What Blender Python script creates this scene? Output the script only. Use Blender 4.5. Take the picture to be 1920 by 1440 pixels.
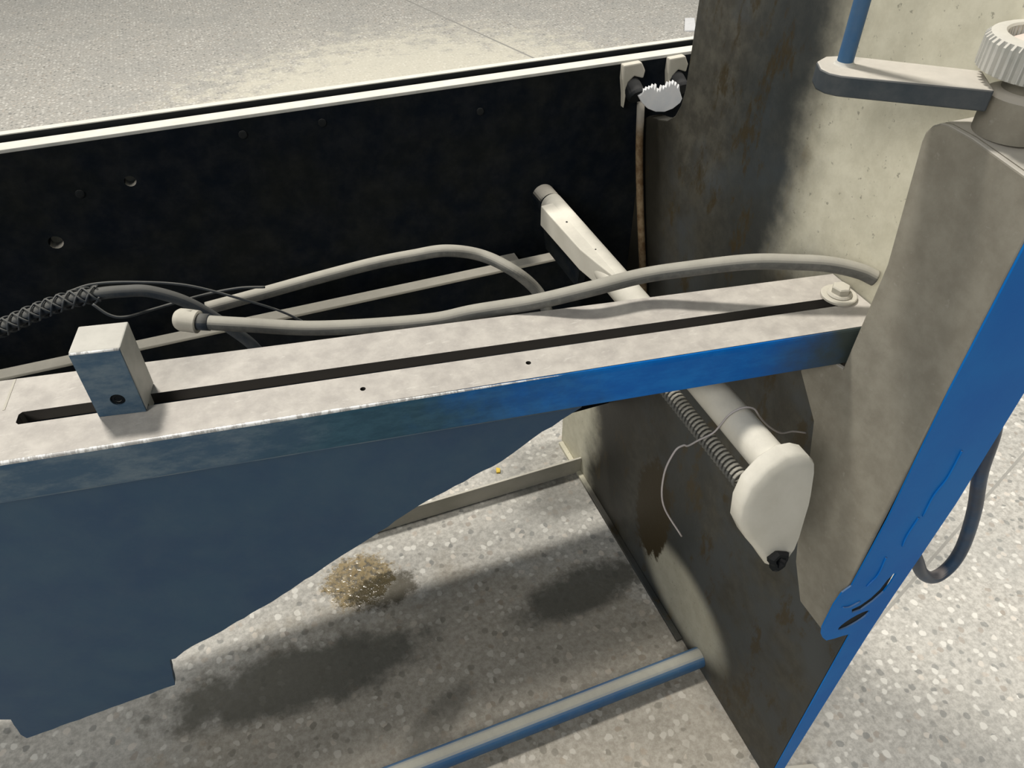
import bpy, bmesh, math, random
from mathutils import Vector, Matrix, noise
from mathutils.geometry import tessellate_polygon
random.seed(7)
C = bpy.context.scene.collection
scene = bpy.context.scene
for o in list(bpy.data.objects):
    bpy.data.objects.remove(o)

# ------------------------------------------------------------------ camera
PITCH = math.atan2(1290.0, 1440.0)
YAW = math.atan2(0.36190092, 0.93221656)
cam_d = bpy.data.cameras.new('camera')
cam = bpy.data.objects.new('camera', cam_d)
C.objects.link(cam)
cam.location = (0, 0, 1.35)
cam.rotation_euler = (math.pi / 2 - PITCH, 0, -math.radians(21.217))
cam_d.sensor_fit = 'HORIZONTAL'
cam_d.sensor_width = 36
cam_d.lens = 36 * 1440.0 / 1920.0
cam_d.clip_start = 0.02
cam_d.clip_end = 100
scene.camera = cam

# ------------------------------------------------------------------ world, lamps, exposure
w = bpy.data.worlds.new('world')
scene.world = w
w.use_nodes = True
bg = w.node_tree.nodes['Background']
bg.inputs[0].default_value = (0.58, 0.78, 1.0, 1)
bg.inputs[1].default_value = 0.11

def area(name, loc, target, size, power, col, size_y=None):
    d = bpy.data.lights.new(name, 'AREA')
    d.energy = power
    d.color = col
    d.size = size
    if size_y:
        d.shape = 'RECTANGLE'
        d.size_y = size_y
    o = bpy.data.objects.new(name, d)
    C.objects.link(o)
    o.location = loc
    v = Vector(target) - Vector(loc)
    o.rotation_euler = v.to_track_quat('-Z', 'Y').to_euler()
    return o

area('workshop_lamp', (-1.0, 3.25, 6.6), (0.3, 0.8, 0.5), 0.7, 405, (1.0, 0.95, 0.87))
area('workshop_lamp.001', (-3.4, -1.8, 3.7), (0.4, 0.5, 0.7), 1.6, 118, (1.0, 0.96, 0.90))
area('workshop_lamp.002', (3.6, 0.9, 5.6), (1.2, 0.9, 0.0), 1.4, 240, (1.0, 0.95, 0.87))

scene.view_settings.view_transform = 'Standard'
scene.view_settings.look = 'None'
scene.view_settings.gamma = 1
scene.view_settings.exposure = 0.0
scene.view_settings.use_curve_mapping = False

# ------------------------------------------------------------------ material helpers
class NT:
    def __init__(self, name):
        self.m = bpy.data.materials.new(name)
        self.m.use_nodes = True
        self.t = self.m.node_tree
        self.b = self.t.nodes['Principled BSDF']
        self.tc = self.t.nodes.new('ShaderNodeNewGeometry')
        self.pos = self.tc.outputs['Position']
    def n(self, typ, **kw):
        nd = self.t.nodes.new(typ)
        for k, v in kw.items():
            setattr(nd, k, v)
        return nd
    def link(self, a, b):
        self.t.links.new(a, b)
    def put(self, sock, v):
        if hasattr(v, 'is_output') or isinstance(v, bpy.types.NodeSocket):
            self.link(v, sock)
        else:
            sock.default_value = v
    def noise(self, scale, detail=4, rough=0.55, vec=None, stretch=None):
        nd = self.n('ShaderNodeTexNoise')
        nd.inputs['Scale'].default_value = scale
        nd.inputs['Detail'].default_value = detail
        nd.inputs['Roughness'].default_value = rough
        v = vec or self.pos
        if stretch:
            mp = self.n('ShaderNodeMapping')
            mp.inputs['Scale'].default_value = stretch
            self.link(v, mp.inputs[0])
            v = mp.outputs[0]
        self.link(v, nd.inputs['Vector'])
        return nd.outputs['Fac']
    def ramp(self, fac, lo, hi, smooth=True):
        mr = self.n('ShaderNodeMapRange')
        if smooth:
            mr.interpolation_type = 'SMOOTHSTEP'
        self.link(fac, mr.inputs[0])
        mr.inputs[1].default_value = lo
        mr.inputs[2].default_value = hi
        return mr.outputs[0]
    def math(self, op, a, b=0.0):
        nd = self.n('ShaderNodeMath', operation=op)
        self.put(nd.inputs[0], a)
        self.put(nd.inputs[1], b)
        return nd.outputs[0]
    def mix(self, fac, a, b, mode='MIX'):
        nd = self.n('ShaderNodeMix', data_type='RGBA', blend_type=mode)
        self.put(nd.inputs[0], fac)
        self.put(nd.inputs[6], a if not isinstance(a, tuple) else (*a, 1) if len(a) == 3 else a)
        self.put(nd.inputs[7], b if not isinstance(b, tuple) else (*b, 1) if len(b) == 3 else b)
        return nd.outputs[2]
    def sep(self, v=None):
        s = self.n('ShaderNodeSeparateXYZ')
        self.link(v or self.pos, s.inputs[0])
        return s.outputs
    def dist(self, pt, scl=(1, 1, 1), rot=0.0):
        mp = self.n('ShaderNodeMapping', vector_type='TEXTURE')
        mp.inputs['Location'].default_value = pt
        mp.inputs['Rotation'].default_value = (0, 0, rot)
        mp.inputs['Scale'].default_value = scl
        self.link(self.pos, mp.inputs[0])
        l = self.n('ShaderNodeVectorMath', operation='LENGTH')
        self.link(mp.outputs[0], l.inputs[0])
        return l.outputs['Value']
    def bump(self, h, strength=0.2, dist=0.002):
        b = self.n('ShaderNodeBump')
        b.inputs['Strength'].default_value = strength
        b.inputs['Distance'].default_value = dist
        self.link(h, b.inputs['Height'])
        self.link(b.outputs[0], self.b.inputs['Normal'])
    def out(self, col, rough=0.6, metal=0.0, spec=0.5):
        self.put(self.b.inputs['Base Color'], col if not isinstance(col, tuple) else (*col, 1))
        self.put(self.b.inputs['Roughness'], rough)
        self.put(self.b.inputs['Metallic'], metal)
        self.b.inputs['Specular IOR Level'].default_value = spec
        return self.m

def painted(name, paint, paint2, dust, dust_side=0.15, rough=0.45, mott=18, dust_top=0.95, spec=0.4, stretch=None, lo=0.25, hi=0.75):
    """painted metal; dust lies on surfaces that face upwards and, thinly, on the sides"""
    k = NT(name)
    n1 = k.ramp(k.noise(mott, 6, 0.6, stretch=stretch), 0.3, 0.7)
    col = k.mix(n1, paint, paint2)
    nz = k.sep(k.tc.outputs['True Normal'])[2]
    up = k.ramp(nz, lo, hi)
    d = k.math('MULTIPLY', up, dust_top)
    side = k.math('MULTIPLY', k.ramp(k.noise(mott * 2.3, 5, 0.7), 0.35, 0.75), dust_side)
    d = k.math('MAXIMUM', d, side)
    dn = k.ramp(k.noise(55, 5, 0.7), 0.2, 0.8)
    dcol = k.mix(dn, tuple(c * 0.86 for c in dust), dust)
    col = k.mix(d, col, dcol)
    fine = k.ramp(k.noise(240, 3, 0.6), 0.3, 0.75)
    col = k.mix(0.22, col, k.mix(fine, tuple(c * 0.6 for c in paint), dust), 'MIX') if dust_side > 0.3 else col
    r = k.math('ADD', k.math('MULTIPLY', d, 0.9 - rough), rough)
    k.bump(k.noise(160, 4, 0.6), 0.12, 0.001)
    return k.out(col, r, 0, spec)

DUST = (0.52, 0.49, 0.425)
M = {}
M['arm'] = painted('dusty blue steel', (0.012, 0.09, 0.27), (0.03, 0.10, 0.22), (0.56, 0.52, 0.46), 0.10)
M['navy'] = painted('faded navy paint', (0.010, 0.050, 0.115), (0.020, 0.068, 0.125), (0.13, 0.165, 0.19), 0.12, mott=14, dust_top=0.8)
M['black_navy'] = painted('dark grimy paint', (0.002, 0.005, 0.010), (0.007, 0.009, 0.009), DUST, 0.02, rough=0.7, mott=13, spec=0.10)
M['blue'] = painted('bright blue film', (0.002, 0.155, 0.56), (0.006, 0.20, 0.62), (0.30, 0.38, 0.45), 0.0, rough=0.55, mott=7, dust_top=0.6, spec=0.15)
M['pipe'] = painted('blue grey tube paint', (0.035, 0.115, 0.26), (0.06, 0.14, 0.25), (0.40, 0.39, 0.33), 0.08, mott=12, spec=0.25, lo=0.72, hi=0.97)
M['shaft'] = painted('pale chalky shaft', (0.62, 0.59, 0.50), (0.72, 0.69, 0.60), (0.74, 0.71, 0.62), 0.3, rough=0.5, mott=15)
M['dusty'] = painted('cement dusted steel', (0.40, 0.38, 0.31), (0.50, 0.47, 0.40), (0.60, 0.57, 0.49), 0.3, rough=0.7, mott=15)
M['hose'] = painted('dusty grey rubber', (0.075, 0.078, 0.075), (0.13, 0.13, 0.12), (0.46, 0.44, 0.38), 0.22, rough=0.7, mott=25, dust_top=0.9, lo=0.15, hi=0.85)
M['hose_dark'] = painted('dark rubber', (0.02, 0.03, 0.045), (0.04, 0.05, 0.06), (0.22, 0.21, 0.18), 0.2, rough=0.6, mott=25, dust_top=0.5)
M['loop'] = painted('dark blue rubber', (0.015, 0.06, 0.13), (0.03, 0.045, 0.075), (0.45, 0.40, 0.37), 0.06, rough=0.4, mott=25, dust_top=0.9)
M['steel'] = painted('dull galvanised steel', (0.40, 0.41, 0.38), (0.55, 0.54, 0.50), (0.66, 0.64, 0.58), 0.25, rough=0.45, mott=30)
M['dark_bar'] = painted('slate steel', (0.035, 0.050, 0.062), (0.06, 0.07, 0.078), (0.66, 0.62, 0.55), 0.05, rough=0.5, mott=20)
M['bead'] = painted('dusty weld bead', (0.06, 0.13, 0.22), (0.14, 0.20, 0.25), (0.18, 0.24, 0.29), 0.3, mott=25)
M['joint'] = painted('floor joint filler', (0.27, 0.26, 0.24), (0.34, 0.33, 0.30), (0.36, 0.35, 0.32), 0.3, rough=0.8, mott=40)
M['yellow'] = painted('yellow plastic', (0.70, 0.48, 0.03), (0.8, 0.55, 0.05), (0.8, 0.58, 0.10), 0.1, rough=0.6, mott=40)
M['white'] = painted('white fibre', (0.72, 0.74, 0.76), (0.8, 0.8, 0.8), (0.8, 0.8, 0.8), 0.1, rough=0.9, mott=60)
M['pink'] = painted('pinkish cap', (0.62, 0.47, 0.42), (0.7, 0.56, 0.5), (0.75, 0.64, 0.58), 0.2, rough=0.6, mott=20)
M['wire'] = painted('bare wire', (0.42, 0.38, 0.38), (0.5, 0.46, 0.45), (0.6, 0.56, 0.54), 0.2, rough=0.5, mott=40)
M['black'] = painted('black rubber', (0.006, 0.008, 0.009), (0.012, 0.014, 0.015), (0.05, 0.05, 0.05), 0.05, rough=0.7, spec=0.2)

def lip_steel():
    k = NT('blue and galvanised lip')
    x = k.sep()[0]
    n = k.noise(14, 5, 0.65)
    s = k.math('ADD', x, k.math('MULTIPLY', k.math('SUBTRACT', n, 0.5), 0.25))
    right = k.ramp(s, 0.08, 0.30)
    mot = k.ramp(k.noise(34, 6, 0.75, stretch=(0.5, 1, 1.4)), 0.38, 0.68)
    grey = k.mix(mot, (0.05, 0.10, 0.16), (0.13, 0.18, 0.22))
    teal = k.mix(mot, (0.02, 0.07, 0.11), (0.04, 0.11, 0.16))
    gt = k.mix(k.ramp(s, -0.08, 0.06), grey, teal)
    bl = k.mix(mot, (0.0, 0.13, 0.50), (0.006, 0.18, 0.58))
    col = k.mix(right, gt, bl)
    grime = k.ramp(k.math('ADD', x, k.math('MULTIPLY', n, 0.12)), 0.47, 0.60)
    col = k.mix(grime, col, (0.05, 0.065, 0.06))
    k.bump(k.noise(160, 4, 0.6), 0.12, 0.001)
    return k.out(col, 0.5, 0, 0.2)
M['lip'] = lip_steel()

def arm_top():
    k = NT('dusty galvanised top')
    m = k.ramp(k.noise(45, 5, 0.65), 0.25, 0.75)
    col = k.mix(m, (0.43, 0.40, 0.365), (0.60, 0.565, 0.51))
    st = k.ramp(k.noise(130, 3, 0.7, stretch=(0.5, 1.6, 1)), 0.60, 0.74)
    col = k.mix(k.math('MULTIPLY', st, 0.4), col, (0.74, 0.71, 0.65))
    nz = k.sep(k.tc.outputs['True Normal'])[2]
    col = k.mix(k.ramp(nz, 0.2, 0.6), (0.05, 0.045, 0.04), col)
    k.bump(k.noise(220, 4, 0.6), 0.2, 0.001)
    return k.out(col, 0.55, 0, 0.5)
M['arm_top'] = arm_top()

def worn():
    k = NT('worn shiny edge')
    n = k.ramp(k.noise(120, 3, 0.8, stretch=(1, 0.4, 0.4)), 0.42, 0.58)
    col = k.mix(n, (0.45, 0.44, 0.42), (0.92, 0.92, 0.90))
    return k.out(col, 0.35, 0.0, 0.8)
M['edge'] = worn()

def side_metal():
    """inside of the machine's side plate: beige primer, darker at the rear and below, mottled with brown grease"""
    k = NT('greasy beige plate')
    s = k.sep()
    n = k.noise(9, 6, 0.62)
    n2 = k.noise(38, 6, 0.7)
    base = k.mix(k.ramp(n2, 0.3, 0.7), (0.62, 0.59, 0.46), (0.72, 0.69, 0.55))
    base = k.mix(k.math('MULTIPLY', k.ramp(k.noise(120, 4, 0.7), 0.62, 0.70), 0.6), base, (0.17, 0.16, 0.125))
    # darker tone: towards the rear (large y) of the upper part, and the whole lower part
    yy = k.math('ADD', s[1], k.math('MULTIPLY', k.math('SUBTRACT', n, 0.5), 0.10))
    dark_rear = k.ramp(yy, 0.565, 0.66)
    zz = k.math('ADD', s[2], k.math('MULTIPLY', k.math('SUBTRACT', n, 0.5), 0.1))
    dark_low = k.math('SUBTRACT', 1.0, k.ramp(zz, 0.80, 0.93))
    lit_low = k.math('SUBTRACT', 1.0, k.ramp(k.dist((0.58, 0.63, 0.10), (1, 0.17, 0.10)), 0.55, 1.0))  # lit wedge near the floor, painted by letting the beige through
    pale_rear = k.ramp(yy, 0.98, 1.06)  # dark tone stops at the far rear
    g = k.math('MAXIMUM', dark_rear, dark_low)
    g = k.math('MULTIPLY', g, k.math('SUBTRACT', 1.0, k.math('MULTIPLY', lit_low, 0.55)))
    g = k.math('MULTIPLY', g, k.math('SUBTRACT', 1.0, pale_rear))
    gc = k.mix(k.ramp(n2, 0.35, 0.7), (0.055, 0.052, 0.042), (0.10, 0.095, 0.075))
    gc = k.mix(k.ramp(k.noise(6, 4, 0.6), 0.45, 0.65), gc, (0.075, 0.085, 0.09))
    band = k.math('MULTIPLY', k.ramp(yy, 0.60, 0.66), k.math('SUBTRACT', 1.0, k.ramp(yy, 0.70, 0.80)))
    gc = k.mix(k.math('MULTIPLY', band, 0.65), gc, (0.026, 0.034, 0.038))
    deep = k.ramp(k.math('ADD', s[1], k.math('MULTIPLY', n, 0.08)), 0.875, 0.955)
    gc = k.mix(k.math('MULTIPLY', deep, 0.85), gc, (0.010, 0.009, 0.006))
    gc = k.mix(k.math('MULTIPLY', dark_low, 0.45), gc, (0.028, 0.026, 0.019))
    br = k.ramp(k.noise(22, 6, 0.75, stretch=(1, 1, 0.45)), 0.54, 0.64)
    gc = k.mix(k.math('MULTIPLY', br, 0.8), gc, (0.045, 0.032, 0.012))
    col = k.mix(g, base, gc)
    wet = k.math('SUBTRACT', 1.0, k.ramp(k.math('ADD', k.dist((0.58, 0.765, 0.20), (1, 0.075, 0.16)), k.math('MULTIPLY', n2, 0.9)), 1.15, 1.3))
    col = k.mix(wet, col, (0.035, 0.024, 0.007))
    k.bump(n2, 0.25, 0.002)
    r = k.math('SUBTRACT', 0.75, k.math('MULTIPLY', g, 0.2))
    return k.out(col, r, 0, 0.35)
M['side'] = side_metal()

def post_metal():
    k = NT('grimy khaki housing')
    n2 = k.noise(30, 6, 0.7)
    col = k.mix(k.ramp(n2, 0.3, 0.7), (0.25, 0.23, 0.185), (0.32, 0.30, 0.245))
    sp = k.ramp(k.noise(110, 3, 0.6), 0.66, 0.72)
    col = k.mix(k.math('MULTIPLY', sp, 0.7), col, (0.34, 0.32, 0.27))
    nz = k.sep(k.tc.outputs['True Normal'])[2]
    col = k.mix(k.ramp(nz, 0.3, 0.8), col, (0.56, 0.53, 0.47))
    k.bump(n2, 0.3, 0.002)
    return k.out(col, 0.7, 0, 0.3)
M['post'] = post_metal()

def rust():
    k = NT('rusty pipe')
    n = k.noise(60, 6, 0.7)
    z = k.sep()[2]
    col = k.mix(k.ramp(n, 0.35, 0.65), (0.10, 0.055, 0.02), (0.22, 0.16, 0.09))
    col = k.mix(k.ramp(z, 0.86, 0.90), col, (0.30, 0.28, 0.24))
    k.bump(n, 0.5, 0.002)
    return k.out(col, 0.8)
M['rust'] = rust()

def terrazzo():
    k = NT('worn terrazzo')
    v = k.n('ShaderNodeTexVoronoi', feature='F1')
    v.inputs['Scale'].default_value = 58
    v.inputs['Randomness'].default_value = 1
    wob = k.n('ShaderNodeTexNoise')
    wob.inputs['Scale'].default_value = 60
    k.link(k.pos, wob.inputs['Vector'])
    vm = k.n('ShaderNodeVectorMath', operation='MULTIPLY_ADD')
    k.link(wob.outputs['Color'], vm.inputs[0])
    vm.inputs[1].default_value = (0.012, 0.012, 0.012)
    k.link(k.pos, vm.inputs[2])
    k.link(vm.outputs[0], v.inputs['Vector'])
    cs = k.n('ShaderNodeSeparateColor')
    k.link(v.outputs['Color'], cs.inputs[0])
    matrix = k.mix(k.ramp(k.noise(85, 5, 0.75), 0.35, 0.65), (0.36, 0.345, 0.31), (0.56, 0.54, 0.49))
    chipin = k.math('SUBTRACT', 1.0, k.ramp(v.outputs['Distance'], 0.30, 0.42))
    light = k.math('MULTIPLY', chipin, k.ramp(cs.outputs[0], 0.58, 0.66))
    dark = k.math('MULTIPLY', chipin, k.math('SUBTRACT', 1.0, k.ramp(cs.outputs[0], 0.20, 0.26)))
    warm = k.math('MULTIPLY', chipin, k.ramp(cs.outputs[1], 0.75, 0.8))
    col = k.mix(k.math('MULTIPLY', light, 0.9), matrix, (0.72, 0.70, 0.64))
    col = k.mix(k.math('MULTIPLY', dark, 0.65), col, (0.17, 0.175, 0.165))
    col = k.mix(k.math('MULTIPLY', warm, 0.35), col, (0.52, 0.42, 0.33))
    # grime seeped in over the years
    g = k.ramp(k.noise(3.2, 5, 0.6), 0.42, 0.68)
    col = k.mix(k.math('MULTIPLY', g, 0.30), col, (0.36, 0.36, 0.34))
    # darker, browner ground under the machine
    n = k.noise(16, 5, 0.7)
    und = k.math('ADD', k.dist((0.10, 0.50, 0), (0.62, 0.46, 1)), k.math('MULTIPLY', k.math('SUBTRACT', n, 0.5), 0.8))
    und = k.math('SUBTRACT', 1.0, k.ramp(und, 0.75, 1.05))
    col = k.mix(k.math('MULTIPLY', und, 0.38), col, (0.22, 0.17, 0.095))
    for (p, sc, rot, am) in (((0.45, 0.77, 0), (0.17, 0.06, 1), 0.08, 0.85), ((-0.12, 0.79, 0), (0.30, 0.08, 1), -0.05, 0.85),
                             ((0.10, 0.62, 0), (0.10, 0.035, 1), 0.5, 0.5), ((0.53, 1.0, 0), (0.12, 0.06, 1), 0.0, 0.5)):  # the machine's shadow bands, painted on the floor as dark patches
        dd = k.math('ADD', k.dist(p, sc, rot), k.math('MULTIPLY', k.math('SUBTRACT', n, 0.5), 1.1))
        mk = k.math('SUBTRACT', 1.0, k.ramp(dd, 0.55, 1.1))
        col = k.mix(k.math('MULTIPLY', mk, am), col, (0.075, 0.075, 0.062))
    # wet oil spot
    wd = k.math('ADD', k.dist((0.035, 0.955, 0), (0.085, 0.075, 1)), k.math('MULTIPLY', k.math('SUBTRACT', k.noise(40, 5, 0.8), 0.5), 1.3))
    wet = k.math('SUBTRACT', 1.0, k.ramp(wd, 0.7, 1.0))
    col = k.mix(k.math('MULTIPLY', wet, 0.75), col, k.mix(k.ramp(k.noise(90, 4, 0.7), 0.45, 0.62), (0.30, 0.21, 0.07), (0.06, 0.045, 0.018)))
    wd2 = k.math('ADD', k.dist((0.075, 0.915, 0), (0.085, 0.05, 1)), k.math('MULTIPLY', k.math('SUBTRACT', k.noise(40, 5, 0.8), 0.5), 1.5))
    wet2 = k.math('SUBTRACT', 1.0, k.ramp(wd2, 0.6, 1.0))
    col = k.mix(k.math('MULTIPLY', wet2, 0.88), col, (0.055, 0.045, 0.022))
    # cream coloured powder spilt on the far floor
    pd = k.math('ADD', k.dist((0.85, 3.3, 0), (1.15, 1.0, 1), 0.3), k.math('MULTIPLY', k.math('SUBTRACT', k.noise(9, 8, 0.85), 0.5), 2.6))
    pw = k.math('SUBTRACT', 1.0, k.ramp(pd, 0.60, 1.15))
    col = k.mix(k.math('MULTIPLY', pw, 0.6), col, (0.80, 0.76, 0.62))
    r = k.math('SUBTRACT', 0.62, k.math('MULTIPLY', wet, 0.5))
    bp = k.math('ADD', k.math('MULTIPLY', light, 0.3), k.noise(90, 4, 0.7))
    k.bump(bp, 0.35, 0.0025)
    return k.out(col, r, 0, 0.5)
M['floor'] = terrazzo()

# ------------------------------------------------------------------ geometry helpers
def obj(name, bm, mat, parent=None, smooth=False, bevel=0, seg=2):
    bmesh.ops.remove_doubles(bm, verts=bm.verts, dist=1e-6)
    bmesh.ops.recalc_face_normals(bm, faces=bm.faces)
    me = bpy.data.meshes.new(name)
    bm.to_mesh(me)
    bm.free()
    me.materials.append(M[mat])
    if smooth:
        me.polygons.foreach_set('use_smooth', [True] * len(me.polygons))
    o = bpy.data.objects.new(name, me)
    C.objects.link(o)
    if parent:
        o.parent = parent
        o.matrix_parent_inverse = Matrix.Translation(parent.location).inverted() if not parent.rotation_euler.z else parent.matrix_basis.inverted()
    if bevel:
        b = o.modifiers.new('bevel', 'BEVEL')
        b.width = bevel
        b.segments = seg
        b.limit_method = 'ANGLE'
        b.angle_limit = math.radians(40)
    return o

def tag(o, label, cat, group=None):
    o['label'] = label
    o['category'] = cat
    if group:
        o['group'] = group
    return o

def thing(name, label, cat, loc, group=None):
    o = bpy.data.objects.new(name, None)
    o.empty_display_size = 0.05
    C.objects.link(o)
    o.location = loc
    return tag(o, label, cat, group)

def box(x0, x1, y0, y1, z0, z1, bm=None):
    bm = bm or bmesh.new()
    v = [bm.verts.new((x, y, z)) for x in (x0, x1) for y in (y0, y1) for z in (z0, z1)]
    for f in ((0, 1, 3, 2), (4, 6, 7, 5), (0, 4, 5, 1), (2, 3, 7, 6), (0, 2, 6, 4), (1, 5, 7, 3)):
        bm.faces.new([v[i] for i in f])
    return bm

def prism(loops, a, b, axis='x', bm=None):
    """extrude an outline (with holes) between a and b along an axis. 'x': loop=(y,z) 'y': (x,z) 'z': (x,y)"""
    bm = bm or bmesh.new()
    def P(u, v, t):
        return {'x': (t, u, v), 'y': (u, t, v), 'z': (u, v, t)}[axis]
    tris = tessellate_polygon([[Vector((u, v, 0)) for u, v in l] for l in loops])
    flat = [p for l in loops for p in l]
    lo = [bm.verts.new(P(u, v, a)) for u, v in flat]
    hi = [bm.verts.new(P(u, v, b)) for u, v in flat]
    if len(loops) == 1:
        bm.faces.new(lo)
        bm.faces.new(hi[::-1])
    else:
        for t in tris:
            bm.faces.new([lo[i] for i in t])
            bm.faces.new([hi[i] for i in reversed(t)])
    k = 0
    for l in loops:
        n = len(l)
        for i in range(n):
            j = (i + 1) % n
            bm.faces.new((lo[k + i], lo[k + j], hi[k + j], hi[k + i]))
        k += n
    return bm

def smooth_path(pts, sub=10):
    pts = [Vector(p) for p in pts]
    P = [pts[0] * 2 - pts[1]] + pts + [pts[-1] * 2 - pts[-2]]
    out = []
    for i in range(1, len(P) - 2):
        a, b, c, d = P[i - 1], P[i], P[i + 1], P[i + 2]
        for s in range(sub):
            t = s / sub
            out.append(0.5 * ((2 * b) + (c - a) * t + (2 * a - 5 * b + 4 * c - d) * t * t + (3 * b - a - 3 * c + d) * t ** 3))
    out.append(pts[-1])
    return out

def tube(path, r, sides=16, bm=None, cap=True, squash=None):
    bm = bm or bmesh.new()
    path = [Vector(p) for p in path]
    n = len(path)
    rad = r if callable(r) else (lambda t: r)
    up = None
    rings = []
    for i, p in enumerate(path):
        d = (path[min(i + 1, n - 1)] - path[max(i - 1, 0)]).normalized()
        if up is None:
            up = d.orthogonal().normalized()
        up = (up - d * up.dot(d)).normalized()
        s = d.cross(up)
        rr = rad(i / (n - 1))
        rings.append([bm.verts.new(p + (up * math.cos(q) + s * math.sin(q)) * rr) for q in [2 * math.pi * k / sides for k in range(sides)]])
    for a, b in zip(rings, rings[1:]):
        for k in range(sides):
            bm.faces.new((a[k], a[(k + 1) % sides], b[(k + 1) % sides], b[k]))
    if cap:
        bm.faces.new(rings[0][::-1])
        bm.faces.new(rings[-1])
    return bm

def lathe(prof, center, axis=(0, 0, 1), sides=32, bm=None, rfun=None):
    """prof = [(radius, height)]"""
    bm = bm or bmesh.new()
    ax = Vector(axis).normalized()
    u = ax.orthogonal().normalized()
    v = ax.cross(u)
    c = Vector(center)
    rings = []
    for r, h in prof:
        ring = []
        for k in range(sides):
            q = 2 * math.pi * k / sides
            rr = r * (rfun(q, h) if rfun else 1)
            ring.append(bm.verts.new(c + ax * h + (u * math.cos(q) + v * math.sin(q)) * max(rr, 1e-5)))
        rings.append(ring)
    for a, b in zip(rings, rings[1:]):
        for k in range(sides):
            bm.faces.new((a[k], a[(k + 1) % sides], b[(k + 1) % sides], b[k]))
    bm.faces.new(rings[0][::-1])
    bm.faces.new(rings[-1])
    return bm

def circle(cx, cy, r, n=20, ry=None):
    return [(cx + r * math.cos(2 * math.pi * i / n), cy + (ry or r) * math.sin(2 * math.pi * i / n)) for i in range(n)]

def autosmooth(o, ang=35):
    me = o.data
    me.polygons.foreach_set('use_smooth', [True] * len(me.polygons))
    bm = bmesh.new()
    bm.from_mesh(me)
    for e in bm.edges:
        e.smooth = e.calc_face_angle(0) < math.radians(ang)
    bm.to_mesh(me)
    bm.free()
    return o

# ------------------------------------------------------------------ floor
ft = obj('floor', box(-9, 14, -6, 17, -0.10, 0.0), 'floor')
ft['kind'] = 'structure'

def strip(p, q, wdt):
    p, q = Vector((*p, 0)), Vector((*q, 0))
    n = Vector((-(q - p).y, (q - p).x, 0)).normalized() * wdt / 2
    return prism([[tuple((v)[:2]) for v in (p - n, q - n, q + n, p + n)]], -0.001, 0.0004, 'z')
obj('joint_strip', strip((0.66, 0.387), (4.2, 1.68), 0.006), 'joint', ft)
obj('joint_strip', strip((1.95, 2.15), (0.60, 6.97), 0.012), 'joint', ft)

# ------------------------------------------------------------------ machine side frame
fr = thing('machine_frame', 'tall beige greasy side frame with khaki housing and bright blue front sheet', 'machine frame', (0.59, 0.6, 0))
XS = 0.583
def arc(cy, cz, r, a0, a1, n=6):
    return [(cy + r * math.cos(math.radians(a0 + (a1 - a0) * i / n)), cz + r * math.sin(math.radians(a0 + (a1 - a0) * i / n))) for i in range(n + 1)]
prof = [(0.325, 0.0), (1.17, 0.0), (1.17, 0.27), (1.10, 0.32), (0.962, 0.36), (0.962, 0.885)] + \
       [(0.950, 0.893), (0.925, 0.898), (0.900, 0.906), (0.882, 0.920), (0.872, 0.938), (0.867, 0.960)] + \
       [(0.866, 2.45), (0.325, 2.45)]
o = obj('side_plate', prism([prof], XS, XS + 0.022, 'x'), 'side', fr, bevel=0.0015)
# foot strip along the floor
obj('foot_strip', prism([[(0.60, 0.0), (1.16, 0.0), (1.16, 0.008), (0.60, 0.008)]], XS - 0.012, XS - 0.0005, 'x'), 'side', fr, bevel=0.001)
# housing sheet (left), open channel
hp = [(0.325, 0.497), (0.372, 0.497), (0.400, 0.545), (0.416, 0.60), (0.432, 0.683), (0.448, 0.7465), (0.488, 0.788), (0.487, 0.825), (0.436, 0.833), (0.431, 0.963), (0.443, 1.076)]
hp += [(0.4425, 1.084), (0.4385, 1.091), (0.432, 1.0955), (0.424, 1.097), (0.40, 1.0963), (0.325, 1.0870)]
obj('housing_side', prism([hp], 0.535, 0.541, 'x'), 'post', fr, bevel=0.0015)
ht = [(0.443, 1.070), (0.4425, 1.084), (0.4385, 1.091), (0.432, 1.0955), (0.424, 1.097), (0.40, 1.0963), (0.325, 1.0872), (0.325, 1.0825), (0.40, 1.091), (0.424, 1.0915), (0.431, 1.089), (0.436, 1.082), (0.437, 1.070)]
obj('housing_top', prism([ht], 0.541, 0.638, 'x'), 'post', fr)
obj('housing_back', box(0.541, XS - 0.0005, 0.425, 0.431, 0.90, 1.072), 'post', fr)
# blue front sheet
slot = [(0.560, 0.538), (0.572, 0.540), (0.584, 0.549), (0.592, 0.562), (0.596, 0.580), (0.601, 0.590), (0.606, 0.588), (0.605, 0.568), (0.602, 0.552), (0.592, 0.538), (0.578, 0.527), (0.564, 0.528)]
oval = [(0.5543 + 0.021 + 0.023 * math.cos(a) * 0.92 - 0.004 * math.sin(a), 0.505 + 0.0105 * math.sin(a) + 0.008 * math.cos(a)) for a in [2 * math.pi * i / 18 for i in range(18)]]
bf = [(0.583, 0.0), (0.6055, 0.0), (0.6085, 0.10), (0.617, 0.36), (0.6205, 0.45), (0.6255, 0.53), (0.632, 0.60), (0.640, 0.70), (0.642, 0.85), (0.642, 1.086), (0.5345, 1.086),
      (0.5335, 0.90), (0.540, 0.72), (0.539, 0.66), (0.5375, 0.60), (0.527, 0.592), (0.523, 0.57), (0.523, 0.52), (0.528, 0.502), (0.534, 0.490), (0.543, 0.478), (0.556, 0.474), (0.570, 0.472), (0.583, 0.468)]
o = obj('front_sheet', prism([bf, slot, oval], 0.3222, 0.3240, 'y'), 'blue', fr)
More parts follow.
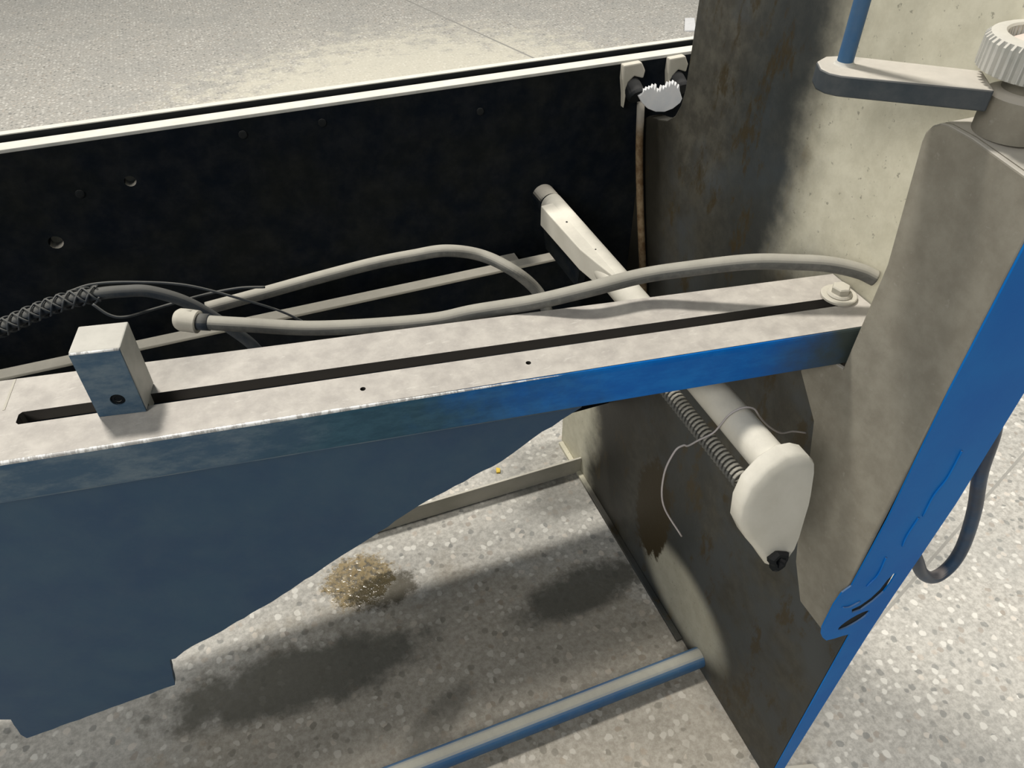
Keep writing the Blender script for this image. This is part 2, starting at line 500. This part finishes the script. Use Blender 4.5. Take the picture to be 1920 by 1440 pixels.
obj('dark_backing', box(0.548, 0.604, 0.3241, 0.3248, 0.492, 0.598), 'black', fr)  # black sheet added so the cut-outs look dark inside
# wrinkles of the film
for pts in ([(0.597, 0.3216, 0.80), (0.598, 0.3214, 0.76), (0.592, 0.3214, 0.735), (0.594, 0.3216, 0.70)], [(0.588, 0.3216, 0.70), (0.585, 0.3214, 0.67), (0.588, 0.3216, 0.65)],
            [(0.570, 0.3216, 0.638), (0.572, 0.3214, 0.605), (0.564, 0.3216, 0.585)], [(0.540, 0.3216, 0.555), (0.552, 0.3214, 0.550), (0.566, 0.3216, 0.553)]):
    obj('film_wrinkle', tube(smooth_path(pts, 5), 0.0011, 6), 'blue', fr, smooth=True)
obj('outer_sheet', prism([[(0.331, 0.60), (0.40, 0.60), (0.431, 0.75), (0.431, 1.06), (0.331, 1.06)]], 0.632, 0.638, 'x'), 'blue', fr)
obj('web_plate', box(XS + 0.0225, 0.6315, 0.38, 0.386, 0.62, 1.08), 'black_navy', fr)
# anchor foot on the outside
obj('anchor_foot', prism([[(0.606, 0.336), (0.668, 0.318), (0.690, 0.255), (0.680, 0.22), (0.606, 0.22)]], 0.0, 0.008, 'z'), 'dusty', fr, bevel=0.001)

# ------------------------------------------------------------------ rear table beam
tb = thing('table_beam', 'long upright dark steel beam with a bare bright top edge', 'beam', (0.0, 0.98, 0.3))
holes = [circle(-0.1215, 0.9105, 0.0068, 16), circle(-0.2269, 0.848, 0.0085, 16)]
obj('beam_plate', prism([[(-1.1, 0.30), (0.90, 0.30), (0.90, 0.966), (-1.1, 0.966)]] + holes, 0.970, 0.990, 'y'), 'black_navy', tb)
obj('top_edge', box(-1.1, 0.90, 0.9695, 0.9905, 0.966, 0.9705), 'steel', tb, bevel=0.0008)
obj('rear_strip', box(-1.1, 0.90, 0.9955, 1.004, 0.30, 0.9758), 'black', tb)
obj('rear_strip_edge', box(-1.1, 0.90, 0.996, 1.006, 0.9761, 0.9773), 'steel', tb)
for hx, hz in ((-0.31, 0.945), (0.02, 0.947), (0.118, 0.947), (0.33, 0.930), (-0.18, 0.905)):
    obj('screw_plug', lathe([(0.005, 0), (0.005, 0.0015), (0.003, 0.002)], (hx, 0.9700, hz), (0, -1, 0), 16), 'black', tb)
for hx, hz in ((-0.1215, 0.9105), (-0.2269, 0.848)):
    obj('hole_rim', lathe([(0.0068, 0), (0.0068, 0.0006)], (hx, 0.985, hz - 0.002), (0, -1, 0), 16), 'dusty', tb)
for lx, s in ((0.557, 1.0), (0.628, 0.9)):
    lg = obj('hook_lug', lathe([(0.012, 0), (0.0135, 0.003), (0.0135, 0.022), (0.0115, 0.026)], (lx, 0.969, 0.938), (0.05, -1, -0.55), 20), 'black', tb, smooth=False)
    autosmooth(lg)
    d = prism([[(lx - 0.018 * s, 0.968), (lx + 0.010 * s, 0.969), (lx + 0.017 * s, 0.957), (lx + 0.015 * s, 0.946), (lx, 0.951), (lx - 0.009 * s, 0.943), (lx - 0.010 * s, 0.926), (lx - 0.012 * s, 0.906), (lx - 0.014 * s, 0.926), (lx - 0.018 * s, 0.948)]], 0.958, 0.9695, 'y')
    obj('plaster_dribble', d, 'dusty', tb, bevel=0.002)

# ledge rail in front of the beam
rl = thing('ledge_rail', 'long dusty angle rail low inside the machine behind the slotted arm', 'rail', (0, 0.93, 0.6))
obj('rail_top', box(-1.1, 0.478, 0.918, 0.938, 0.699, 0.704), 'dusty', rl, bevel=0.0015)
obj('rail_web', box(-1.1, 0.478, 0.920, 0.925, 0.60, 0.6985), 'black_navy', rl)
obj('rail_bracket', box(-0.9, -0.87, 0.9255, 0.9695, 0.62, 0.695), 'black_navy', rl)
obj('rail_bracket', box(0.35, 0.38, 0.9255, 0.9695, 0.62, 0.695), 'black_navy', rl)

# ------------------------------------------------------------------ slotted arm
A0 = Vector((-0.2385, 0.5561, 0)); AD = Vector((0.7911, -0.1104, 0)).normalized(); AN = Vector((-AD.y, AD.x, 0))
ZA = 0.88
def amat(bm):
    mt = Matrix(((AD.x, AN.x, 0, A0.x), (AD.y, AN.y, 0, A0.y), (0, 0, 1, 0), (0, 0, 0, 1)))
    bm.transform(mt)
    return bm
SE = 0.824
ar = thing('slotted_arm', 'dusty slotted squaring arm with blue front lip crossing the picture', 'machine arm', tuple(A0 + Vector((0, 0, ZA))))
top = [(-0.45, -0.0032), (SE + 0.004, -0.0032), (0.816, 0.088), (-0.010, 0.105), (-0.45, 0.105)]
s0, s1 = (0.004, 0.052), (0.80, 0.050)
def stad(x0, x1, y0, y1):
    return [(x0 + 0.002, y0), (x1, y0), (x1, y1), (x0 + 0.002, y1), (x0, y1 - 0.003), (x0, y0 + 0.003)]
slotl = [(0.005, 0.0400), (0.800, 0.0330), (0.800, 0.0475), (0.005, 0.0560), (0.0025, 0.0530), (0.0025, 0.0430)]
h1 = circle(0.2998, 0.0175, 0.0026, 14, 0.0026)
h2 = circle(0.4555, 0.0185, 0.0026, 14, 0.0026)
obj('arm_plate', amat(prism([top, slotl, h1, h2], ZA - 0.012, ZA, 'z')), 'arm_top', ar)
# front lip with a rolled edge
lp = [(-0.0033, ZA - 0.0004), (-0.0033, ZA - 0.0125), (0.004, ZA - 0.0125), (0.004, ZA - 0.040), (-0.0030, ZA - 0.0475), (-0.0062, ZA - 0.0440), (-0.0062, ZA - 0.0060), (-0.0056, ZA - 0.0030), (-0.0045, ZA - 0.0011)]
o = obj('front_lip', amat(prism([lp], -0.45, SE, 'x')), 'lip', ar)
obj('rear_lip', amat(prism([[(-0.45, ZA - 0.040), (0.815, ZA - 0.040), (0.815, ZA - 0.0125), (-0.45, ZA - 0.0125)]], 0.080, 0.086, 'y')), 'navy', ar)
# bright worn corner
obj('worn_edge', amat(tube([(-0.45 + 0.03 * i, -0.0040, ZA - 0.0016) for i in range(36)], lambda t: 0.0021 * min(1, (1.001 - t) * 3), 8)), 'edge', ar, smooth=True)
obj('slot_channel', amat(box(0.0, SE - 0.01, 0.026, 0.062, ZA - 0.026, ZA - 0.022)), 'post', ar)
obj('end_mark', amat(box(-0.0125, -0.0105, 0.062, 0.1045, ZA, ZA + 0.0004)), 'dusty', ar)
# hanging gusset below the arm with flame-cut lower edge
gus = [(-0.45, 0.840), (0.5135, 0.840), (0.5069, 0.8232), (0.4583, 0.7914), (0.4249, 0.7648), (0.3447, 0.7242), (0.2215, 0.6412), (0.1559, 0.597), (0.1096, 0.5706), (0.0524, 0.5393), (0.0400, 0.5285),
       (0.0335, 0.5277), (0.0240, 0.473), (-0.0728, 0.4475), (-0.1581, 0.4245), (-0.1606, 0.4359), (-0.1563, 0.4727), (-0.1657, 0.4774), (-0.45, 0.46)]
fine = []
rnd = random.Random(3)
for i, p in enumerate(gus):
    q = gus[(i + 1) % len(gus)]
    fine.append(p)
    if 1 <= i <= 17:
        L = math.hypot(q[0] - p[0], q[1] - p[1])
        n = int(L / 0.010)
        for k in range(1, n):
            t = k / n
            fine.append((p[0] + (q[0] - p[0]) * t + rnd.uniform(-.0006, .0006), p[1] + (q[1] - p[1]) * t + rnd.uniform(-.0010, .0010)))
obj('gusset', amat(prism([fine], 0.0045, 0.0125, 'y')), 'navy', ar)
obj('weld_bead', amat(tube([(x, 0.001, 0.8315) for x in (-0.45, 0.0, 0.3, 0.505)], 0.0030, 8)), 'bead', ar, smooth=True)

# stop block sitting over the slot
sb = thing('stop_block', 'small rectangular steel stop block standing on the slotted arm', 'stop block', (-0.14, 0.59, ZA))
def bm_block():
    bm = box(0.0, 0.040, 0.0, 0.038, 0.0005, 0.0700)
    return bm
R8 = Matrix.Translation((-0.1630, 0.5790, ZA)) @ Matrix.Rotation(math.radians(-11), 4, 'Z')
hp2 = [(0.0, 0.0005), (0.0405, 0.0005), (0.0405, 0.0715), (0.0, 0.0715)]
hp2 = [(0.0006, 0.0005), (0.0399, 0.0005), (0.0399, 0.0700), (0.0006, 0.0700)]
bm = prism([hp2, circle(0.0215, 0.0175, 0.0062, 20)], 0.0, 0.0018, 'y')
bm.transform(R8)
obj('block_front', bm, 'lip', sb)
bm = box(0.0, 0.0405, 0.0019, 0.038, 0.0005, 0.0715)
bm.transform(R8)
obj('block_body', bm, 'steel', sb, bevel=0.0012)
bm = tube([(0.001, 0.0012, 0.0702), (0.0395, 0.0012, 0.0702)], 0.0013, 8)
bm.transform(R8)
obj('block_edge', bm, 'edge', sb, smooth=True)
bm = lathe([(0.0059, 0), (0.0059, 0.0006), (0.003, 0.0008), (0.003, 0.0004)], (0.0215, 0.0018, 0.0175), (0, -1, 0), 20)
bm.transform(R8)
obj('set_screw', bm, 'black_navy', sb)
bm = box(0.001, 0.0395, 0.012, 0.024, -0.011, 0.0004)
bm.transform(R8)
obj('guide_tongue', bm, 'steel', sb)

# bolt and washer clamping the arm
bt = thing('hex_bolt', 'dusty hex bolt with a wide washer at the right end of the slotted arm', 'bolt', (0.560, 0.4915, ZA))
autosmooth(obj('washer', lathe([(0.0175, 0.0003), (0.0185, 0.001), (0.0185, 0.0032), (0.0175, 0.004), (0.0, 0.004)], (0.5590, 0.4930, ZA), (0, 0, 1), 36), 'dusty', bt))
autosmooth(obj('bolt_flange', lathe([(0.0125, 0.0043), (0.0130, 0.005), (0.0115, 0.0070), (0.0, 0.0070)], (0.5590, 0.4930, ZA), (0, 0, 1), 32), 'dusty', bt))
obj('bolt_head', lathe([(0.0098, 0.0070), (0.0098, 0.0125), (0.0085, 0.0140), (0.0, 0.0140)], (0.5590, 0.4930, ZA), (0.0, 0.0, 1), 6), 'dusty', bt, bevel=0.0004)
# bracket under the right end of the arm
bk = thing('arm_bracket', 'small dusty bracket tucked under the right end of the slotted arm', 'bracket', (0.56, 0.49, 0.83))
obj('bracket_plate', prism([[(0.489, 0.800), (0.535, 0.800), (0.535, 0.8315), (0.489, 0.8315)]], 0.552, 0.5825, 'x'), 'dusty', bk, bevel=0.002)
obj('bracket_tab', prism([[(0.462, 0.806), (0.4885, 0.806), (0.4885, 0.818), (0.470, 0.818)]], 0.546, 0.566, 'x'), 'dusty', bk, bevel=0.001)

# ------------------------------------------------------------------ tie shaft
sh = thing('tie_shaft', 'pale dusty shaft running from the dark beam to the side frame under the arm', 'shaft', (0.425, 0.68, 0.79))
autosmooth(obj('shaft_tube', tube([(0.4285, 0.930, 0.7835), (0.4285, 0.376, 0.7815)], 0.0185, 40), 'shaft', sh))
autosmooth(obj('shaft_boss', lathe([(0.0180, 0), (0.0180, 0.026), (0.0165, 0.028)], (0.4270, 0.970, 0.786), (0, -1, 0), 32), 'black_navy', sh))
autosmooth(obj('shaft_collar', lathe([(0.0150, 0), (0.0172, 0.004), (0.0172, 0.024), (0.0150, 0.027)], (0.4290, 0.945, 0.785), (0, -1, 0), 32), 'shaft', sh))
bp = [(0.4010, 0.918), (0.4270, 0.921), (0.4300, 0.70), (0.4200, 0.700), (0.4120, 0.745), (0.4045, 0.790)]
obj('shaft_block', prism([bp], 0.768, 0.8000, 'z'), 'shaft', sh, bevel=0.0015)
obj('block_web', prism([[(0.795, 0.735), (0.905, 0.735), (0.918, 0.7675), (0.790, 0.7675)]], 0.4055, 0.4155, 'x'), 'black_navy', sh)
for q in ((0.417, 0.862, 0.8003), (0.425, 0.806, 0.8003), (0.4235, 0.782, 0.8003), (0.4265, 0.765, 0.8003)):
    obj('dimple', lathe([(0.0016, 0), (0.0012, 0.0006)], q, (0, 0, 1), 10), 'black', sh)
# end bracket: thick flattened foot with a curved top that hooks over the tube end
fp = [(0.3901, 0.7813), (0.3811, 0.7633), (0.3787, 0.7427), (0.3875, 0.7227), (0.4009, 0.7031), (0.4129, 0.6822), (0.4252, 0.6736), (0.436, 0.6804), (0.445, 0.7037), (0.4535, 0.7393), (0.4609, 0.7678), (0.4637, 0.7874), (0.4573, 0.7952), (0.4455, 0.8011), (0.4299, 0.8029), (0.4089, 0.7959)]
bm = bmesh.new()
N = len(fp)
cx, cz = 0.455, 0.71
def slant(z):
    return 0.368 + 0.30 * (z - 0.78)
rings = []
for dy, sc_ in ((0.020, 0.97), (0.017, 1.0), (0.003, 1.0), (0.0, 0.965), (-0.002, 0.86), (-0.003, 0.55)):
    rings.append([bm.verts.new((cx + (u - cx) * sc_, slant(cz + (v - cz) * sc_) + dy, cz + (v - cz) * sc_)) for u, v in fp])
for a, b in zip(rings, rings[1:]):
    for i in range(N):
        bm.faces.new((a[i], a[(i + 1) % N], b[(i + 1) % N], b[i]))
bm.faces.new(rings[0]); bm.faces.new(rings[-1][::-1])
autosmooth(obj('end_bracket', bm, 'shaft', sh), 50)
bm = lathe([(0.0105, 0), (0.0115, 0.006), (0.009, 0.009), (0.006, 0.009), (0.005, 0.003)], (0.4224, 0.3396, 0.6888), (0.05, -0.88, 0.35), 14, rfun=lambda q, h: 1 + 0.12 * math.sin(3 * q) + 0.1 * math.sin(5 * q + 1))
obj('rubber_plug', bm, 'black', sh)

# return spring beside the shaft
bm = bmesh.new()
turns, ys, ye = 31, 0.572, 0.396
pts = []
for i in range(turns * 12 + 1):
    t = i / (turns * 12)
    q = 2 * math.pi * turns * t
    pts.append((0.4035 + 0.0082 * math.cos(q), ys + (ye - ys) * t, 0.7560 + 0.0082 * math.sin(q)))
sp = obj('return_spring', tube(pts, 0.0020, 6), 'hose', smooth=True)
tag(sp, 'tightly wound coil spring lying along the left side of the pale shaft', 'spring')
# rear continuation: spring cover tube
sc = obj('spring_guide', tube([(0.4035, 0.66, 0.7555), (0.4035, 0.574, 0.7560)], 0.0100, 20), 'black_navy')
autosmooth(sc)
tag(sc, 'short dark guide tube at the far end of the coil spring under the arm', 'guide tube')

# thin wire wrapped round the shaft
wr = obj('thin_wire', tube(smooth_path([(0.3830, 0.440, 0.6200), (0.3560, 0.450, 0.6774), (0.3486, 0.450, 0.7313), (0.3561, 0.450, 0.7640), (0.3655, 0.450, 0.7700), (0.3720, 0.450, 0.7672), (0.3860, 0.452, 0.7685), (0.4020, 0.452, 0.7730), (0.4080, 0.450, 0.7860), (0.4155, 0.449, 0.7990), (0.4290, 0.448, 0.8040), (0.4430, 0.447, 0.7985), (0.4540, 0.446, 0.7830), (0.4700, 0.446, 0.7640), (0.4920, 0.448, 0.7440), (0.5120, 0.450, 0.7370), (0.5330, 0.450, 0.7270)], 7), 0.00105, 8), 'wire', smooth=True)
tag(wr, 'thin bent silvery wire looped around the pale shaft', 'wire')

# ------------------------------------------------------------------ low cross members
cb = thing('angle_crossbar', 'straight angle iron crossbar near the floor, farther one, behind the gusset', 'crossbar', (0.1, 1.06, 0))
obj('bar_web', box(-1.0, XS - 0.001, 1.058, 1.063, 0.004, 0.050), 'dusty', cb, bevel=0.001)
obj('bar_flange', box(-1.0, XS - 0.001, 1.0635, 1.088, 0.003, 0.007), 'dusty', cb, bevel=0.001)
cp = obj('tube_crossbar', tube([(-1.0, 0.545, 0.030), (XS - 0.0005, 0.545, 0.030)], 0.0185, 28), 'pipe')
autosmooth(cp)
tag(cp, 'blue grey round tube crossbar close to the floor at the lower edge', 'crossbar')

# rusty pipe in the corner
rp = obj('rusty_rod', tube(smooth_path([(0.572, 0.958, 0.912), (0.5715, 0.945, 0.84), (0.5725, 0.925, 0.76), (0.5735, 0.895, 0.66), (0.5735, 0.86, 0.55)], 6), 0.0058, 12), 'rust', smooth=True)
tag(rp, 'thin rusty rod standing in the dark corner between beam and side plate', 'rod')

# white fibrous scrap in the gap
rnd = random.Random(11)
out = []
bot = [(0.5735, 0.9300), (0.5800, 0.9200), (0.5880, 0.9120), (0.5990, 0.9065), (0.6110, 0.9045), (0.6220, 0.9070), (0.6310, 0.9130), (0.6330, 0.9180)]
topn = 26
for i in range(topn + 1):
    t = i / topn
    x = 0.6280 + (0.5780 - 0.6280) * t
    z = 0.931 + 0.007 * math.sin(3 * t) + 0.004 * math.sin(9 * t) + (0.0045 if i % 2 else -0.003) * rnd.uniform(0.2, 1.3)
    out.append((x, z))
sc = obj('fibre_scrap', prism([[(0.603 + (a - 0.603) * 1.22, 0.921 + (b - 0.921) * 1.15) for a, b in bot + out]], 0.940, 0.946, 'y'), 'white', bevel=0.0008)
sc.location = (-0.010, 0, -0.002)
tag(sc, 'white fluffy fibre scrap wedged between the hook lugs by the beam', 'scrap')
tag(obj('floor_chip', prism([[(2.44, 3.72), (2.50, 3.70), (2.60, 3.88), (2.55, 3.90)]], 0.0005, 0.012, 'z'), 'white', bevel=0.002), 'small white offcut lying on the far floor beside the side plate', 'offcut')

tag(obj('yellow_crumb', prism([[(0.398, 1.126), (0.407, 1.124), (0.411, 1.135), (0.403, 1.141)]], 0.0005, 0.005, 'z'), 'yellow', bevel=0.001), 'tiny yellow crumb on the floor behind the gusset near the angle iron', 'crumb')

# ------------------------------------------------------------------ hoses
hs = thing('grey_hose', 'long thick grey hose with a blunt end cap lying across the slotted arm', 'hose', (0.25, 0.6, 0.88))
pa = [(-0.0720, 0.733, 0.850), (-0.0300, 0.712, 0.8500), (0.0441, 0.677, 0.8500), (0.1463, 0.6300, 0.8640), (0.1950, 0.6100, 0.8770), (0.2521, 0.589, 0.8885), (0.3018, 0.5695, 0.9040), (0.3628, 0.5650, 0.9090), (0.4100, 0.5470, 0.9180), (0.4596, 0.5250, 0.9270), (0.5000, 0.5080, 0.9275), (0.5318, 0.4940, 0.9260), (0.5600, 0.4800, 0.9200), (0.5740, 0.470, 0.9140)]
obj('hose_body', tube(smooth_path(pa, 10), 0.0080, 22), 'hose', hs, smooth=True)
pc = [(-0.0990, 0.7475, 0.8510), (-0.0960, 0.7460, 0.8510), (-0.0890, 0.7425, 0.8510), (-0.0800, 0.7375, 0.8505), (-0.0755, 0.7350, 0.8500)]
obj('end_cap', tube(smooth_path(pc, 6), lambda t: 0.0125 * math.sqrt(min(1, 0.12 + t * 2.2)), 20), 'dusty', hs, smooth=True)
obj('hose_clamp', tube([(-0.0765, 0.7355, 0.8502), (-0.0640, 0.7295, 0.8502)], 0.0092, 20), 'hose_dark', hs, smooth=True)
obj('cap_tongue', tube([(-0.0910, 0.7455, 0.8605), (-0.0790, 0.739, 0.8600)], 0.0032, 10), 'dusty', hs, smooth=True)

hb = obj('arched_hose', tube(smooth_path([(-0.0740, 0.86, 0.7822), (-0.0095, 0.86, 0.7869), (0.0691, 0.86, 0.7935), (0.1396, 0.86, 0.7979), (0.1901, 0.85, 0.8040), (0.2320, 0.835, 0.8110), (0.2766, 0.825, 0.7995), (0.3080, 0.79, 0.7900), (0.3376, 0.78, 0.7580), (0.3480, 0.765, 0.730), (0.352, 0.75, 0.69)], 10), 0.0080, 20), 'hose', smooth=True)
tag(hb, 'grey hose arching up and diving down behind the slotted arm near the shaft', 'hose')

# spiral wrapped cable
ct = thing('wrapped_cable', 'dark cable with a braided spiral wrap at the left behind the stop block', 'cable', (-0.2, 0.8, 0.86))
cpts = smooth_path([(-0.42, 0.80, 0.80), (-0.34, 0.80, 0.828), (-0.2701, 0.8, 0.8500), (-0.2357, 0.8, 0.8600), (-0.202, 0.8, 0.8670), (-0.1706, 0.8, 0.8680), (-0.1447, 0.8, 0.8650), (-0.1192, 0.8, 0.8580), (-0.086, 0.8, 0.8340), (-0.0549, 0.8, 0.7940), (-0.0279, 0.8, 0.7477), (-0.02, 0.795, 0.70)], 12)
obj('cable_core', tube(cpts, 0.0068, 16), 'hose_dark', ct, smooth=True)
nw = int(len(cpts) * 0.46)
def wrap(sign, ph, rad=0.0088, pitch=0.036):
    out = []
    L = 0
    for i in range(nw * 4):
        f = i / 4
        a = cpts[int(f)]; b = cpts[min(int(f) + 1, len(cpts) - 1)]
        p = a.lerp(b, f - int(f))
        d = (b - a).normalized()
        u = Vector((0, 1, 0)); s = d.cross(u).normalized()
        if out: L += (p - last).length
        last = p
        q = ph + sign * 2 * math.pi * L / pitch
        taper = 1.0
        out.append(p + (u * math.cos(q) + s * math.sin(q)) * rad * taper)
    return out
for sgn, ph in ((1, 0), (1, 2.1), (1, 4.2), (-1, 0.5), (-1, 2.6), (-1, 4.7)):
    obj('wrap_strand', tube(wrap(sgn, ph), 0.0011, 6), 'hose_dark', ct, smooth=True)
tag(obj('loose_wire', tube(smooth_path([(-0.200, 0.81, 0.871), (-0.1749, 0.82, 0.8690), (-0.1359, 0.82, 0.8620), (-0.0834, 0.82, 0.8447), (-0.0311, 0.82, 0.8125), (0.0132, 0.82, 0.7808), (0.05, 0.825, 0.74)], 8), 0.0016, 8), 'hose_dark', smooth=True), 'upper thin dark wire curving right from the wrapped cable', 'wire')
tag(obj('loose_wire', tube(smooth_path([(-0.1760, 0.785, 0.866), (-0.1640, 0.78, 0.852), (-0.1500, 0.782, 0.8440), (-0.1233, 0.80, 0.8350), (-0.0713, 0.82, 0.8275), (-0.0297, 0.825, 0.8240), (0.0, 0.83, 0.815)], 8), 0.0016, 8), 'hose_dark', smooth=True), 'lower thin dark wire sagging in a loop below the wrapped cable', 'wire')

# cable loop outside the frame
lo = obj('cable_loop', tube(smooth_path([(0.652, 0.40, 0.84), (0.675, 0.372, 0.81), (0.6985, 0.36, 0.7634), (0.7250, 0.36, 0.6776), (0.7600, 0.36, 0.5929), (0.7840, 0.36, 0.5150), (0.7890, 0.36, 0.4700), (0.7790, 0.36, 0.4460), (0.7600, 0.36, 0.4450), (0.7300, 0.36, 0.4730), (0.6930, 0.36, 0.5300), (0.664, 0.375, 0.575)], 10), 0.0085, 20), 'loop', smooth=True)
tag(lo, 'dark blue cable hanging in a loop outside the blue frame at the right', 'cable')

# ------------------------------------------------------------------ adjusting knob and crank bar
KX, KY = 0.5580, 0.4000
kn = thing('adjusting_knob', 'round knurled knob with a pinkish centre on top of the housing', 'knob', (KX, KY, 1.097))
autosmooth(obj('knob_shaft', lathe([(0.0270, 0.0), (0.0270, 0.030), (0.0185, 0.034), (0.0185, 0.046)], (KX + 0.012, KY - 0.002, 1.0965), (0, 0, 1), 40), 'post', kn))
rf = lambda q, h: 1.0 + (0.038 * (1 if math.sin(44 * q) > 0 else -1) if 0.001 < h < 0.0235 else 0)
bm = lathe([(0.0390, 0.0), (0.0410, 0.0015), (0.0410, 0.0215), (0.0395, 0.0245), (0.0360, 0.0260), (0.0300, 0.0260), (0.0285, 0.0245), (0.0285, 0.0150)], (KX + 0.0130, KY - 0.002, 1.1430), (0, 0, 1), 264, rfun=rf)
kr = autosmooth(obj('knob_rim', bm, 'steel', kn))
autosmooth(obj('knob_cap', lathe([(0.0275, 0.0155), (0.0255, 0.0185), (0.0200, 0.0215), (0.0, 0.0220)], (KX + 0.0130, KY - 0.002, 1.1430), (0, 0, 1), 40), 'pink', kr))
cr = thing('crank_bar', 'flat pale bar with an upright rod reaching left from the knurled knob', 'crank', (0.48, 0.45, 1.13))
cb_ = [(0.4425, 0.4790), (0.4430, 0.4690), (0.4480, 0.4610), (0.4540, 0.4560), (0.5330, 0.3960), (0.5560, 0.4300), (0.4800, 0.4960), (0.4640, 0.5000), (0.4500, 0.4930)]
autosmooth(obj('flat_bar', prism([cb_], 1.1185, 1.1350, 'z'), 'dark_bar', cr, bevel=0.0015))
RX, RY = 0.4660, 0.4800
autosmooth(obj('upright_rod', tube([(RX, RY, 1.1345), (RX, RY, 1.32)], 0.0062, 24), 'pipe', cr))
autosmooth(obj('weld_collar', lathe([(0.0090, 0.0), (0.0072, 0.0015), (0.0065, 0.003)], (RX, RY, 1.1345), (0, 0, 1), 24), 'steel', cr))
